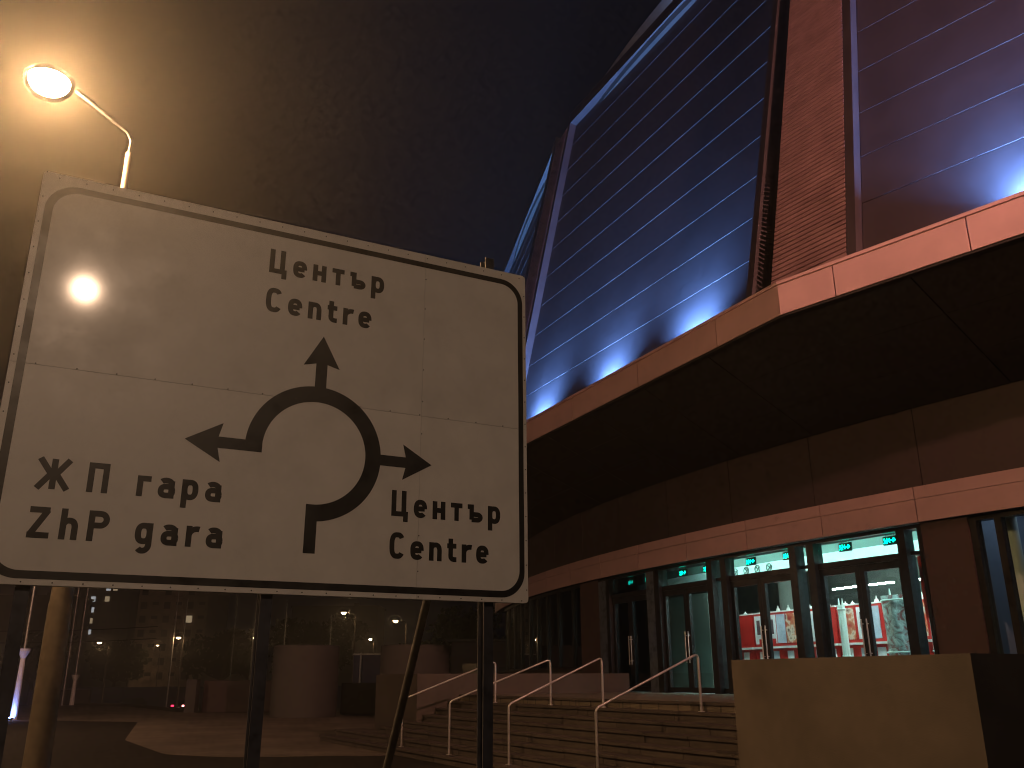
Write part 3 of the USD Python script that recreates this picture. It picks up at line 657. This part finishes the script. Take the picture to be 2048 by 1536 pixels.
for txt, x0, x1, y0, sp in (('Център', -2.172, -1.272, 2.339, .4), ('Centre', -2.175, -1.362, 2.025, .4), ('ЖП', -3.472, -3.058, .588, 0), ('гара', -2.887, -2.357, .588, 0), ('ZhP', -3.478, -3.018, .282, 0), ('gara', -2.862, -2.322, .282, 0), ('Център', -1.14, -.244, .592, .4), ('Centre', -1.144, -.343, .282, .4)):
    obj('lettering', slocal(flat(line_of(txt, x0, x1, y0, CAP, sp), .0004, .0018)), sign_black, sign)
# rivets along rim and seams
rv = []
for x in np.arange(-SW + .1, 0, .17): rv += [(x, .018), (x, SH - .035)]
for y in np.arange(.1, SH, .19): rv += [(-SW + .02, y), (-.016, y)]
for y in np.arange(.2, SH - .2, .26): rv.append((VS + .006, y))
for x in np.arange(-SW + .15, -.1, .24): rv.append((x, HS + .007))
obj('rivets', slocal(cat_([trimesh.creation.cylinder(radius=.0045, height=.004, sections=8, transform=trimesh.transformations.translation_matrix([x, y, .002])) for x, y in rv])), dark_steel, sign, kind='stuff')
# posts: I sections behind the sheet, cross rails, one raking brace
def ibeam(x, y0, y1, w=.08, h=.1):
    return cat_([box([x, (y0 + y1) / 2, -.05 - .005], [w, y1 - y0, .009]), box([x, (y0 + y1) / 2, -.05 - h], [w, y1 - y0, .009]), box([x, (y0 + y1) / 2, -.05 - h / 2], [.007, y1 - y0, h - .011])])
for x, top in ((-3.445, SH - .05), (-1.985, SH - .05), (-.318, SH + .125)):
    obj('post', slocal(ibeam(x, -SB[2] - .05, top)), post_paint, sign)
for y in (.35, 1.05, 1.75, 2.42):
    obj('cross_rail', slocal(box([-SW / 2, y, -.041], [SW - .12, .06, .02])), galv, sign)
for x in (-3.445, -1.985, -.318):
    for y in (.35, 1.05, 1.75, 2.42): obj('clamp', slocal(box([x, y, -.2], [.13, .05, .012])), galv, sign)
bt = np.array([-.318, 1.9, -.19])
obj('brace', slocal(cyl(bt, [-.318, -SB[2] - .02, -2.7], .037, n=12)), dark_steel, sign, smooth=40)

# ------------------------------------------------------------------ street lamps
def street_lamp(label, base, top_z, arm, em, lens_drop=.12, lens_len=.2, wid=.6, hs=1.0, r0=.115, r1=.045, group=None, name='street_lamp'):
    """base on the ground; arm: vector from pole top to the middle of the lamp head"""
    b = np.array(base, float); h = top_z - b[2]; arm = np.array(arm, float)
    t = thing(name, label, 'street lamp', b, 0, group)
    pole = obj('pole', tube([[0, 0, 0], [0, 0, h * .32], [0, 0, h * .32 + .02], [0, 0, h * .86], [0, 0, h * .86 + .01], [0, 0, h - .25]], [r0, r0 * .86, r0 * .8, r1 * 1.15, r1 * .8, r1 * .75], 16), pole_paint, t, smooth=40)
    obj('collar', cyl([0, 0, h * .86 - .03], [0, 0, h * .86 + .05], r1 * 1.35, n=14), pole_paint, pole)
    obj('base_flange', cyl([0, 0, 0], [0, 0, .03], r0 * 1.9, n=20), pole_paint, pole)
    ah = arm / np.linalg.norm(arm[:2]); hd = np.array([ah[0], ah[1], 0]) / np.hypot(ah[0], ah[1])
    e = np.array([0, 0, h]) + arm - hd * .26
    c0 = np.array([0, 0, h - .25]); bend = [c0, np.array([0, 0, h - .1]), np.array([0, 0, h - .02]) + hd * .05, np.array([0, 0, h + .02]) + hd * .14, e]
    obj('arm', tube(bend, r1 * .33, 8), post_paint, t, smooth=50)
    yaw = math.atan2(hd[1], hd[0]); ctr = np.array([0, 0, h]) + arm
    hull = []
    for s, wv, hv in ((-.33, .06, .05), (-.2, .12, .09), (.1, .16, .11), (.3, .12, .08), (.38, .05, .04)):
        for q in np.linspace(0, math.pi, 9): hull.append([s * hs, wv * hs * math.cos(q), hv * hs * math.sin(q) * .9])
    hm = trimesh.convex.convex_hull(np.array(hull)); T = trimesh.transformations.rotation_matrix(yaw, [0, 0, 1]); T[:3, 3] = ctr
    hm.apply_transform(T); head = obj('lamp_head', hm, galv, t, smooth=35)
    lens = trimesh.creation.icosphere(subdivisions=2, radius=1); lens = trimesh.intersections.slice_mesh_plane(lens, [0, 0, -1], [0, 0, 0], cap=True, engine='earcut')
    lens.apply_scale([lens_len, lens_len * wid, lens_drop]); lens.apply_transform(T); lens.apply_translation([0, 0, -.004])
    obj('lamp_lens', lens, em, head)
    return t
street_lamp('tall street lamp behind the sign, its glowing orange head overhead at left', (-4.011, 8.057, 0), 7.15, (-.6, -.62, .2), em_lampA, lens_drop=.15, lens_len=.19, wid=1.0, hs=.45)
street_lamp('street lamp standing behind the viewpoint', (2.9, -4.6, 0), 7.8, (-1.45, 1.65, .2), em_lampB)
street_lamp('unseen street lamp added to the left of the plaza', (-24, 28, 0), 8.5, (1.4, -.3, .2), em_lampD, lens_drop=.05)  # unseen lamp added to light the left wall end and the drums
fl = thing('mast_floodlight', 'hooded floodlight on a post right of the viewpoint, washing the fascia', 'floodlight', (12.5, 1.0, 0))
obj('post', tube([[0, 0, 0], [0, 0, 11.3]], [.12, .07], 14), pole_paint, fl, smooth=40)
_a = np.array([3.6, 17.6, 9.5]) - [12.5, 1.0, 11.5]; _a /= np.linalg.norm(_a); _r = np.cross(_a, [0, 0, 1]); _r /= np.linalg.norm(_r); _v = np.cross(_r, _a)
_R = np.column_stack([_r, _a, _v])
def fl_(c, s_): return box(np.array([0, 0, 11.5]) + _R @ np.array(c), s_, _R)
obj('lamp_housing', cat_([fl_([0, -.12, 0], [.56, .2, .36])]), dark_steel, fl)
obj('visor', cat_([fl_([0, .225, -.17], [.56, .47, .012]), fl_([-.275, .5, 0], [.012, 1.02, .34]), fl_([-.275, .74, -.42], [.012, .54, .5]), fl_([.275, .4, 0], [.012, .82, .34])]), dark_steel, fl)  # unseen plates shaped to keep this light off steps, walls and sign
obj('lens', fl_([0, -.012, 0], [.5, .006, .3]), em_lampC, fl)
rect_light(fl, np.array([0, 0, 11.5]) + _R @ np.array([0, -.004, 0]), _a, .5, .3, (1.0, 0.43, 0.30), I_C)
obj('bracket', cyl([0, 0, 11.2], [0, 0, 11.34], .08, n=12), dark_steel, fl)

# far street lamps: (x, y, height of lamp, arm dx)
def fx(px, D): return (px - 1024) / 1865.0 * D
def fz(py, px, D): return 1.65 + (1361 - 5.2 * px / 1000 - py) / 1865.0 * D * .985
fars = [(246, 1334, 251, 183, -2.05, 'dim far lamp at the foot of the pale tower block'), (188, 1287, 206, 110, -2.05, 'far lamp just right of the two flagpoles'), (347, 1277, 356, 100, -2.05, 'far lamp in front of the apartment block'), (502, 1278, 512, 104, -2.05, 'far lamp just left of the middle sign post'),
        (679, 1227, 702, 82, -2.05, 'biggest and highest of the far lamps'), (735, 1280, 741, 112, -2.05, 'low far lamp over the dark fence panel'), (785, 1244, 806, 88, -2.05, 'far lamp left of the sign brace'), (305, 1292, 311, 170, -2.05, 'faintest far lamp on the apartment block'), (4, 1306, 14, 120, -2.05, 'far lamp at the left edge of the view')]
for px, py, pp, D, zb, lab in fars:
    xl, xp = fx(px, D), fx(pp, D); zl = fz(py, px, D)
    arm = (xl - xp, -.3, .1)
    t = street_lamp('distant orange street lamp, ' + lab, (xp, D, zb), zl - .1, arm, em_far, r0=.11, r1=.06, group='distant street lamps along the lower street', lens_drop=.17)

# ------------------------------------------------------------------ flagpoles, posts, walls in the middle distance
def flagpole(px_top, px_base, D, zb, ztop, lab, r=.05, sleeve=None, mat=galv):
    xb = fx(px_base, D)
    t = thing('flagpole', lab, 'pole', (xb, D, zb), 0, 'bare poles beyond the plaza')
    obj('pole_shaft', cyl([0, 0, 0], [0, 0, ztop - zb], r, r * .7, 10), mat, t, smooth=40)
    obj('cap', trimesh.creation.icosphere(subdivisions=1, radius=r * 1.1, center=None).apply_translation([0, 0, ztop - zb]), mat, t)
    if sleeve:
        h, rs_ = sleeve
        obj('sleeve', tube([[0, 0, 0], [0, 0, h - .4], [0, 0, h - .1], [0, 0, h]], [rs_, rs_ * .7, rs_ * 1.6, rs_ * 1.7], 12), white_paint, t)
flagpole(0, 128, 64.5, 0, 16, 'thin bare pole nearest the big lamp post, left of its twin', .06)
flagpole(0, 147, 65, 0, 16, 'thin bare pole with a pale flared sleeve at its foot', .06, (2.0, .16))
flagpole(0, 36, 41.5, 0, 14, 'pale pole at the left edge with a blue glow at its foot', .06, (3.0, .15))
flagpole(0, 335, 100, -2.05, 14, 'thin bare pole just left of the parked car', .08)
flagpole(0, 355, 112, -2.05, 11, 'thin bare pole rising past the apartment block', .08)
flagpole(0, 457, 120, -2.05, 12.5, 'thin bare pole midway between the wall and the sign post', .08)
flagpole(0, 496, 118, -2.05, 9, 'thin bare pole just left of the middle sign post', .08)
flagpole(0, 560, 85, -2.05, 8.5, 'thin pale pole rising over the left drum', .07)
flagpole(0, 653, 90, -2.05, 7.6, 'thin pole at the right edge of the left drum', .06)
flagpole(0, 717, 100, -2.05, 5.0, 'short thin pole over the dark fence panel', .06)
P = np.array([fx(36, 41.5) + .05, 41.1, 0])
t = thing('ground_light', 'small blue ground uplight at the foot of the pale pole', 'ground light', P)
obj('housing', cyl([0, 0, 0], [0, 0, .1], .12, n=16), dark_steel, t); obj('lens', cyl([0, 0, .101], [0, 0, .11], .09, n=16), em_blue, t)

def drum(x, y, r, z, lab):
    t = thing('concrete_drum', lab, 'concrete drum', (x, y, 0), 0, 'round concrete drums beside the arena')
    th = np.linspace(0, 2 * math.pi, 49)[:-1]
    prof = [(r, 0), (r, z - .06), (r - .04, z), (r - .22, z), (r - .22, z - .4)]
    v = [[q * math.cos(a), q * math.sin(a), zz] for q, zz in prof for a in th]; f = []
    n = 48
    for i in range(len(prof) - 1):
        for j in range(n):
            k = (j + 1) % n; f += [[i * n + j, i * n + k, (i + 1) * n + k], [i * n + j, (i + 1) * n + k, (i + 1) * n + j]]
    obj('drum_wall', trimesh.Trimesh(v, f, process=False), concrete, t, smooth=30)
    obj('drum_lid', cyl([0, 0, z - .45], [0, 0, z - .41], r - .2, n=48), dark_steel, t)
drum(-9.65, 43.2, 1.5, 3.12, 'round concrete drum right of the middle sign post')
drum(-4.3, 40.5, 1.5, 3.02, 'round concrete drum rising behind the lit stair wall')
obj('low_wall', cat_([bevel_box([-7.2, 47.2, .7], [2.9, .4, 1.5], .02)]), concrete, label='low concrete wall between the two drums', cat='wall')
obj('low_wall', bevel_box([-17.0, 49.6, .75], [.55, .6, 1.8], .02), concrete, label='pale end pier of the dark wall beside the parked car', cat='wall')
obj('low_wall', bevel_box([-14.6, 50.6, .72], [4.2, .4, 1.75], .02), wall_mat, label='dark low wall left of the middle sign post', cat='wall')
t = thing('fence_panel', 'dark fence panel with a pale top rail between the two drums', 'fence', (-7.6, 52, 0))
obj('panel', box([.1, 0, 2.15], [2.9, .05, 1.5]), navy, t); obj('top_rail', cyl([-1.4, 0, 2.95], [1.6, 0, 2.95], .04, n=8), white_paint, t)
obj('post', cyl([-.95, -.08, .0], [-.95, -.08, 2.95], .06, n=10), galv, t); obj('post', cyl([1.5, -.08, .0], [1.5, -.08, 2.95], .06, n=10), galv, t)
t = thing('hoarding', 'long dark blue site hoarding along the lower street', 'hoarding', (0, 126, -2.05))
for k in range(15):
    x = -60 + 2.5 * k
    obj('hoarding_board', box([x + 1.25, 0, 1.4], [2.47, .06, 2.7 + .06 * (k % 3)]), navy, t)
    obj('post', box([x, .08, 1.3], [.1, .1, 2.6]), dark_steel, t)
obj('low_wall', box([-32.3, 66.8, .45], [4.2, .4, 1.1]), concrete, label='pale grey low block behind the foot of the big lamp post', cat='wall')

# small pavilion left of the arena
t = thing('pavilion', 'low dark pavilion with a pale eave left of the glass front', 'building', (-2.6, 58, 0))
obj('wall', box([1.0, 2, 1.9], [4.6, 4, 3.8]), wall_mat, t); obj('roof', box([1.0, 2, 3.9], [5.2, 4.6, .16]), concrete, t)
obj('window', box([.2, -.02, 1.8], [1.6, .05, 1.4]), far_glass, t); obj('door', box([2.2, -.02, 1.2], [1.0, .05, 2.2]), frame_mat, t)

# ------------------------------------------------------------------ car
def car(x, y, z, rot, lab, tail=True):
    t = thing('parked_car', lab, 'car', (x, y, z), rot)
    prof = [(-2.1, .35), (-2.15, .75), (-2.0, .95), (-1.5, 1.0), (-1.0, 1.42), (.5, 1.45), (1.1, 1.0), (1.95, .85), (2.1, .6), (2.05, .3), (-2.0, .28)]
    def body(p, w):
        m = prism(Polygon(p), -w, w); m.apply_transform(trimesh.transformations.rotation_matrix(math.pi / 2, [1, 0, 0])); return m
    obj('body', body(prof, .85), car_paint, t)
    obj('window', body([(-1.35, 1.02), (-.98, 1.38), (.47, 1.41), (.95, 1.02)], .86), far_glass, t)
    obj('rear_window', hexa([[-1.5, -.6, 1.04], [-1.5, .6, 1.04], [-1.52, .6, 1.06], [-1.52, -.6, 1.06]], [[-1.06, -.55, 1.37], [-1.06, .55, 1.37], [-1.08, .55, 1.39], [-1.08, -.55, 1.39]]), far_glass, t)
    for sx in (-1.3, 1.3):
        for sy in (-.8, .8):
            w = obj('wheel', cyl([sx, sy - .1, .32], [sx, sy + .1, .32], .32, n=20), rubber, t)
            obj('rim', cyl([sx, sy - .105, .32], [sx, sy + .105, .32], .19, n=14), steel, w)
    for k, sy in enumerate((-.66, .66)):
        obj('tail_light', bevel_box([-2.11, sy, .82], [.08, .34, .2], .02), (em_red_hot if k == 0 else em_red) if tail else rubber, t)
        obj('headlight', bevel_box([2.06, sy, .68], [.08, .3, .14], .02), rubber if tail else em_white, t)
    obj('number_plate', box([-2.16, 0, .66], [.02, .5, .11]), white_paint, t)
car(fx(361, 108), 110.3, -2.04, 84, 'dark car with red tail lights on, seen past the end pier')
car(fx(268, 122), 122, -2.04, -97, 'dark car with white headlights in front of the apartment block', tail=False)

# ------------------------------------------------------------------ far buildings
def block(name, lab, x0, x1, y, depth, z0, z1, mat, cols, floor, lit, rw=1.3, rh=1.4, balconies=False):
    t = thing(name, lab, 'building', ((x0 + x1) / 2, y, z0))
    W = x1 - x0; H = z1 - z0
    obj('wall', box([0, depth / 2, H / 2], [W, depth, H]), mat, t)
    rf = obj('roof', box([0, depth / 2, H + .2], [W + .6, depth + .6, .4]), mat, t)
    obj('chimney', box([W * .2, depth / 2, H + 1.0], [1.2, 1.2, 1.2]), mat, rf)
    nf = int(H // floor)
    for f in range(nf):
        for c in range(cols):
            x = -W / 2 + W * (c + .5) / cols; z = floor * f + floor * .58
            em = lit.get((f, c))
            w = obj('window', prism(sbox(x - rw / 2 - .1, z - rh / 2 - .1, x + rw / 2 + .1, z + rh / 2 + .1).difference(sbox(x - rw / 2, z - rh / 2, x + rw / 2, z + rh / 2)), 0, .1).apply_transform(trimesh.transformations.rotation_matrix(math.pi / 2, [1, 0, 0])), mat, t)
            obj('pane', box([x, -.012, z], [rw, .03, rh]), em or far_glass, w)
            if balconies and c % 2 == 1:
                obj('balcony', cat_([box([x, -.6, z - rh / 2 - .25], [W / cols * .9, 1.2, .12]), box([x, -1.17, z - rh / 2 + .25], [W / cols * .9, .06, .9])]), mat, t)
    return t
block('apartment_building', 'pale tower block with rows of dark windows behind the hoarding', fx(255, 190), fx(398, 190), 190, 14, -2.05, 34, far_wall, 6, 2.8, {(5, 4): em_window}, balconies=True)
block('apartment_building', 'dark tower block with a few lit windows high up, left of the pale one', fx(125, 250), fx(240, 250), 250, 14, -2.05, 42, far_wall_dark, 8, 2.9, {(9, 4): em_window_w, (8, 4): em_window, (7, 2): em_window_w, (6, 2): em_window, (4, 1): em_window, (8, 2): em_window_w, (9, 5): em_window, (5, 2): em_window_w})
block('apartment_building', 'long dark block at the far left edge', fx(-120, 230), fx(100, 230), 232, 14, -2.05, 22, far_wall_dark, 10, 2.9, {(2, 7): em_window})
block('shop_building', 'low wide building right of the pale tower block', fx(400, 170), fx(480, 170), 172, 12, -2.05, 6.5, far_wall, 6, 3.4, {(0, 0): em_window_w})
block('apartment_building', 'dark slab block behind the left drum', fx(560, 240), fx(740, 240), 246, 14, -2.05, 20, far_wall_dark, 9, 2.9, {})

# ------------------------------------------------------------------ trees
def tree(x, y, z, h, r, seed, lab):
    rg = np.random.default_rng(seed)
    t = thing('tree', lab, 'tree', (x, y, z), 0, 'dark trees beyond the plaza')
    limbs = [tube([[0, 0, 0], [.05, .02, h * .25], [rg.normal(0, .2), rg.normal(0, .2), h * .6]], [r * .07, r * .05, r * .02], 8)]
    cents = []
    for k in range(9):
        a = rg.uniform(0, 6.28); rr = r * rg.uniform(.25, .8); zz = h * rg.uniform(.42, .88)
        e = np.array([rr * math.cos(a), rr * math.sin(a), zz]); cents.append((e, r * rg.uniform(.3, .5)))
        limbs.append(tube([[0, 0, h * .3], e * .5 + [0, 0, h * .12], e], [r * .03, r * .02, r * .008], 5))
    obj('trunk', cat_(limbs), bark, t)
    P = []
    for e, q in cents:
        n = 170; d = rg.normal(size=(n, 3)); d /= np.linalg.norm(d, axis=1)[:, None]
        P.append(e + d * q * rg.uniform(.45, 1.05, (n, 1)) * [1, 1, .8])
    P = np.vstack(P); n = len(P)
    a = rg.normal(size=(n, 3)); a /= np.linalg.norm(a, axis=1)[:, None]; b = np.cross(a, rg.normal(size=(n, 3))); b /= np.linalg.norm(b, axis=1)[:, None]
    s = r * rg.uniform(.05, .11, (n, 1))
    v = np.stack([P - a * s, P + b * s * .6, P + a * s, P - b * s * .6], 1).reshape(-1, 3)
    f = np.arange(4 * n).reshape(-1, 4); f = np.vstack([f[:, [0, 1, 2]], f[:, [0, 2, 3]]])
    obj('crown', trimesh.Trimesh(v, f, process=False), leaf, t)
tl = [(440, 150, 10, 6, 'bushy dark tree left of the middle sign post'), (490, 160, 11, 6, 'tall dark tree behind the middle sign post'), (590, 130, 10, 5, 'dark tree above the left drum'), (650, 140, 11.5, 6, 'dark tree under the highest far lamp'),
      (800, 150, 7, 5, 'low dark tree below the sky gap'), (845, 160, 7.5, 5, 'low dark tree behind the right drum'), (905, 95, 9.5, 4, 'rounded dark tree beside the pavilion'), (945, 120, 10, 5, 'dark tree behind the pavilion'), (225, 170, 9, 6, 'dark tree left of the pale tower block'), (60, 140, 9, 6, 'dark tree behind the left pole')]
for k, (px, D, h, r, lab) in enumerate(tl): tree(fx(px, D), D, -2.05, h + 2, r, 30 + k, lab)

# overhead wires at the far left
for k, (z0, z1, D, lab) in enumerate(((fz(1258, 0, 60), fz(1264, 120, 60), 60, 'upper overhead wire crossing behind the left poles'), (fz(1283, 0, 62), fz(1286, 170, 62), 62, 'lower overhead wire crossing behind the left poles'))):
    xs = np.linspace(fx(-250, D), fx(300, D), 13); u_ = np.linspace(-1, 1, 13)
    t = thing('overhead_wire', lab, 'wire')
    obj('strand', tube([[x, D, (z0 + z1) / 2 + .25 * q * q - .1] for x, q in zip(xs, u_)], .018, 5), dark_steel, t)

# ------------------------------------------------------------------ floodlights on the ledge
floods = [(1, 12.0, 'blue floodlight at the left end of the middle facade'), (1, 7.85, 'blue floodlight in the middle of the middle facade'), (1, 3.9, 'blue floodlight near the right corner of the middle facade'),
          (2, 10.6, 'blue floodlight on the right facade'), (2, 6.5, 'blue floodlight further along the right facade'), (0, 3.0, 'blue floodlight on the far facade, near corner'), (0, 7.0, 'blue floodlight on the far facade, middle'), (0, 11.5, 'blue floodlight on the far facade, far end')]
for i, a, lab in floods:
    u = ang(dirs[i]); n = np.array([u[1], -u[0]]); P = kb[i] + u * a + n * .6
    t = thing('floodlight', lab, 'floodlight', (P[0], P[1], 8.96), dirs[i], 'blue floodlights on the arena ledge')
    obj('bracket', box([0, 0, .03], [.2, .1, .05]), dark_steel, t)
    obj('housing', cat_([box([0, 0, .08], [.3, .18, .04]), box([0, .085, .17], [.3, .01, .14]), box([-.145, 0, .17], [.01, .158, .14]), box([.145, 0, .17], [.01, .158, .14])]), dark_steel, t)
    obj('lens', box([0, 0, .104], [.2, .12, .006]), em_flood, t)
    rect_light(t, (0, 0, .112), (0, 0, 1), .2, .12, (0.15, 0.38, 0.92), FLOOD)
for i, a, lab in ((1, 5.0, 'first roof floodlight behind the middle facade rim'), (1, 2.6, 'second roof floodlight behind the middle facade rim'), (1, 7.2, 'third roof floodlight behind the middle facade rim')):
    p = fpt(i, a, WTOP, 0); c = np.array(p[:2]); d = (c - C0) / np.linalg.norm(c - C0); c = C0 + d * 51.66
    t = thing('floodlight', lab, 'floodlight', (c[0], c[1], 22.8), dirs[i], 'floodlights on the arena roof')
    obj('housing', box([0, 0, .06], [.5, .12, .1]), dark_steel, t); obj('lens', box([0, 0, .116], [.46, .1, .006]), em_roof, t); rect_light(t, (0, 0, .124), (0, 0, 1), .46, .1, (.3, .5, 1.0), ROOF)

# ------------------------------------------------------------------ thin air volume added to stand in for lens glow
if GLOW_HAZE_DENSITY:
    usdkit.material(stage, '/World/Looks/glow_haze_air', {'v': ('principled_volume', {'color': (0.92, 0.92, 0.95), 'density': GLOW_HAZE_DENSITY, 'anisotropy': 0.82})}, volume='v.volume')
    hz = trimesh.creation.box(extents=[1900, 1900, 53]); hz.apply_translation([0, 100, -3.6 + 26.5])
    obj('haze', hz, '/World/Looks/glow_haze_air', kind='stuff', label='thin added air volume standing in for lens glow round the street lamps')
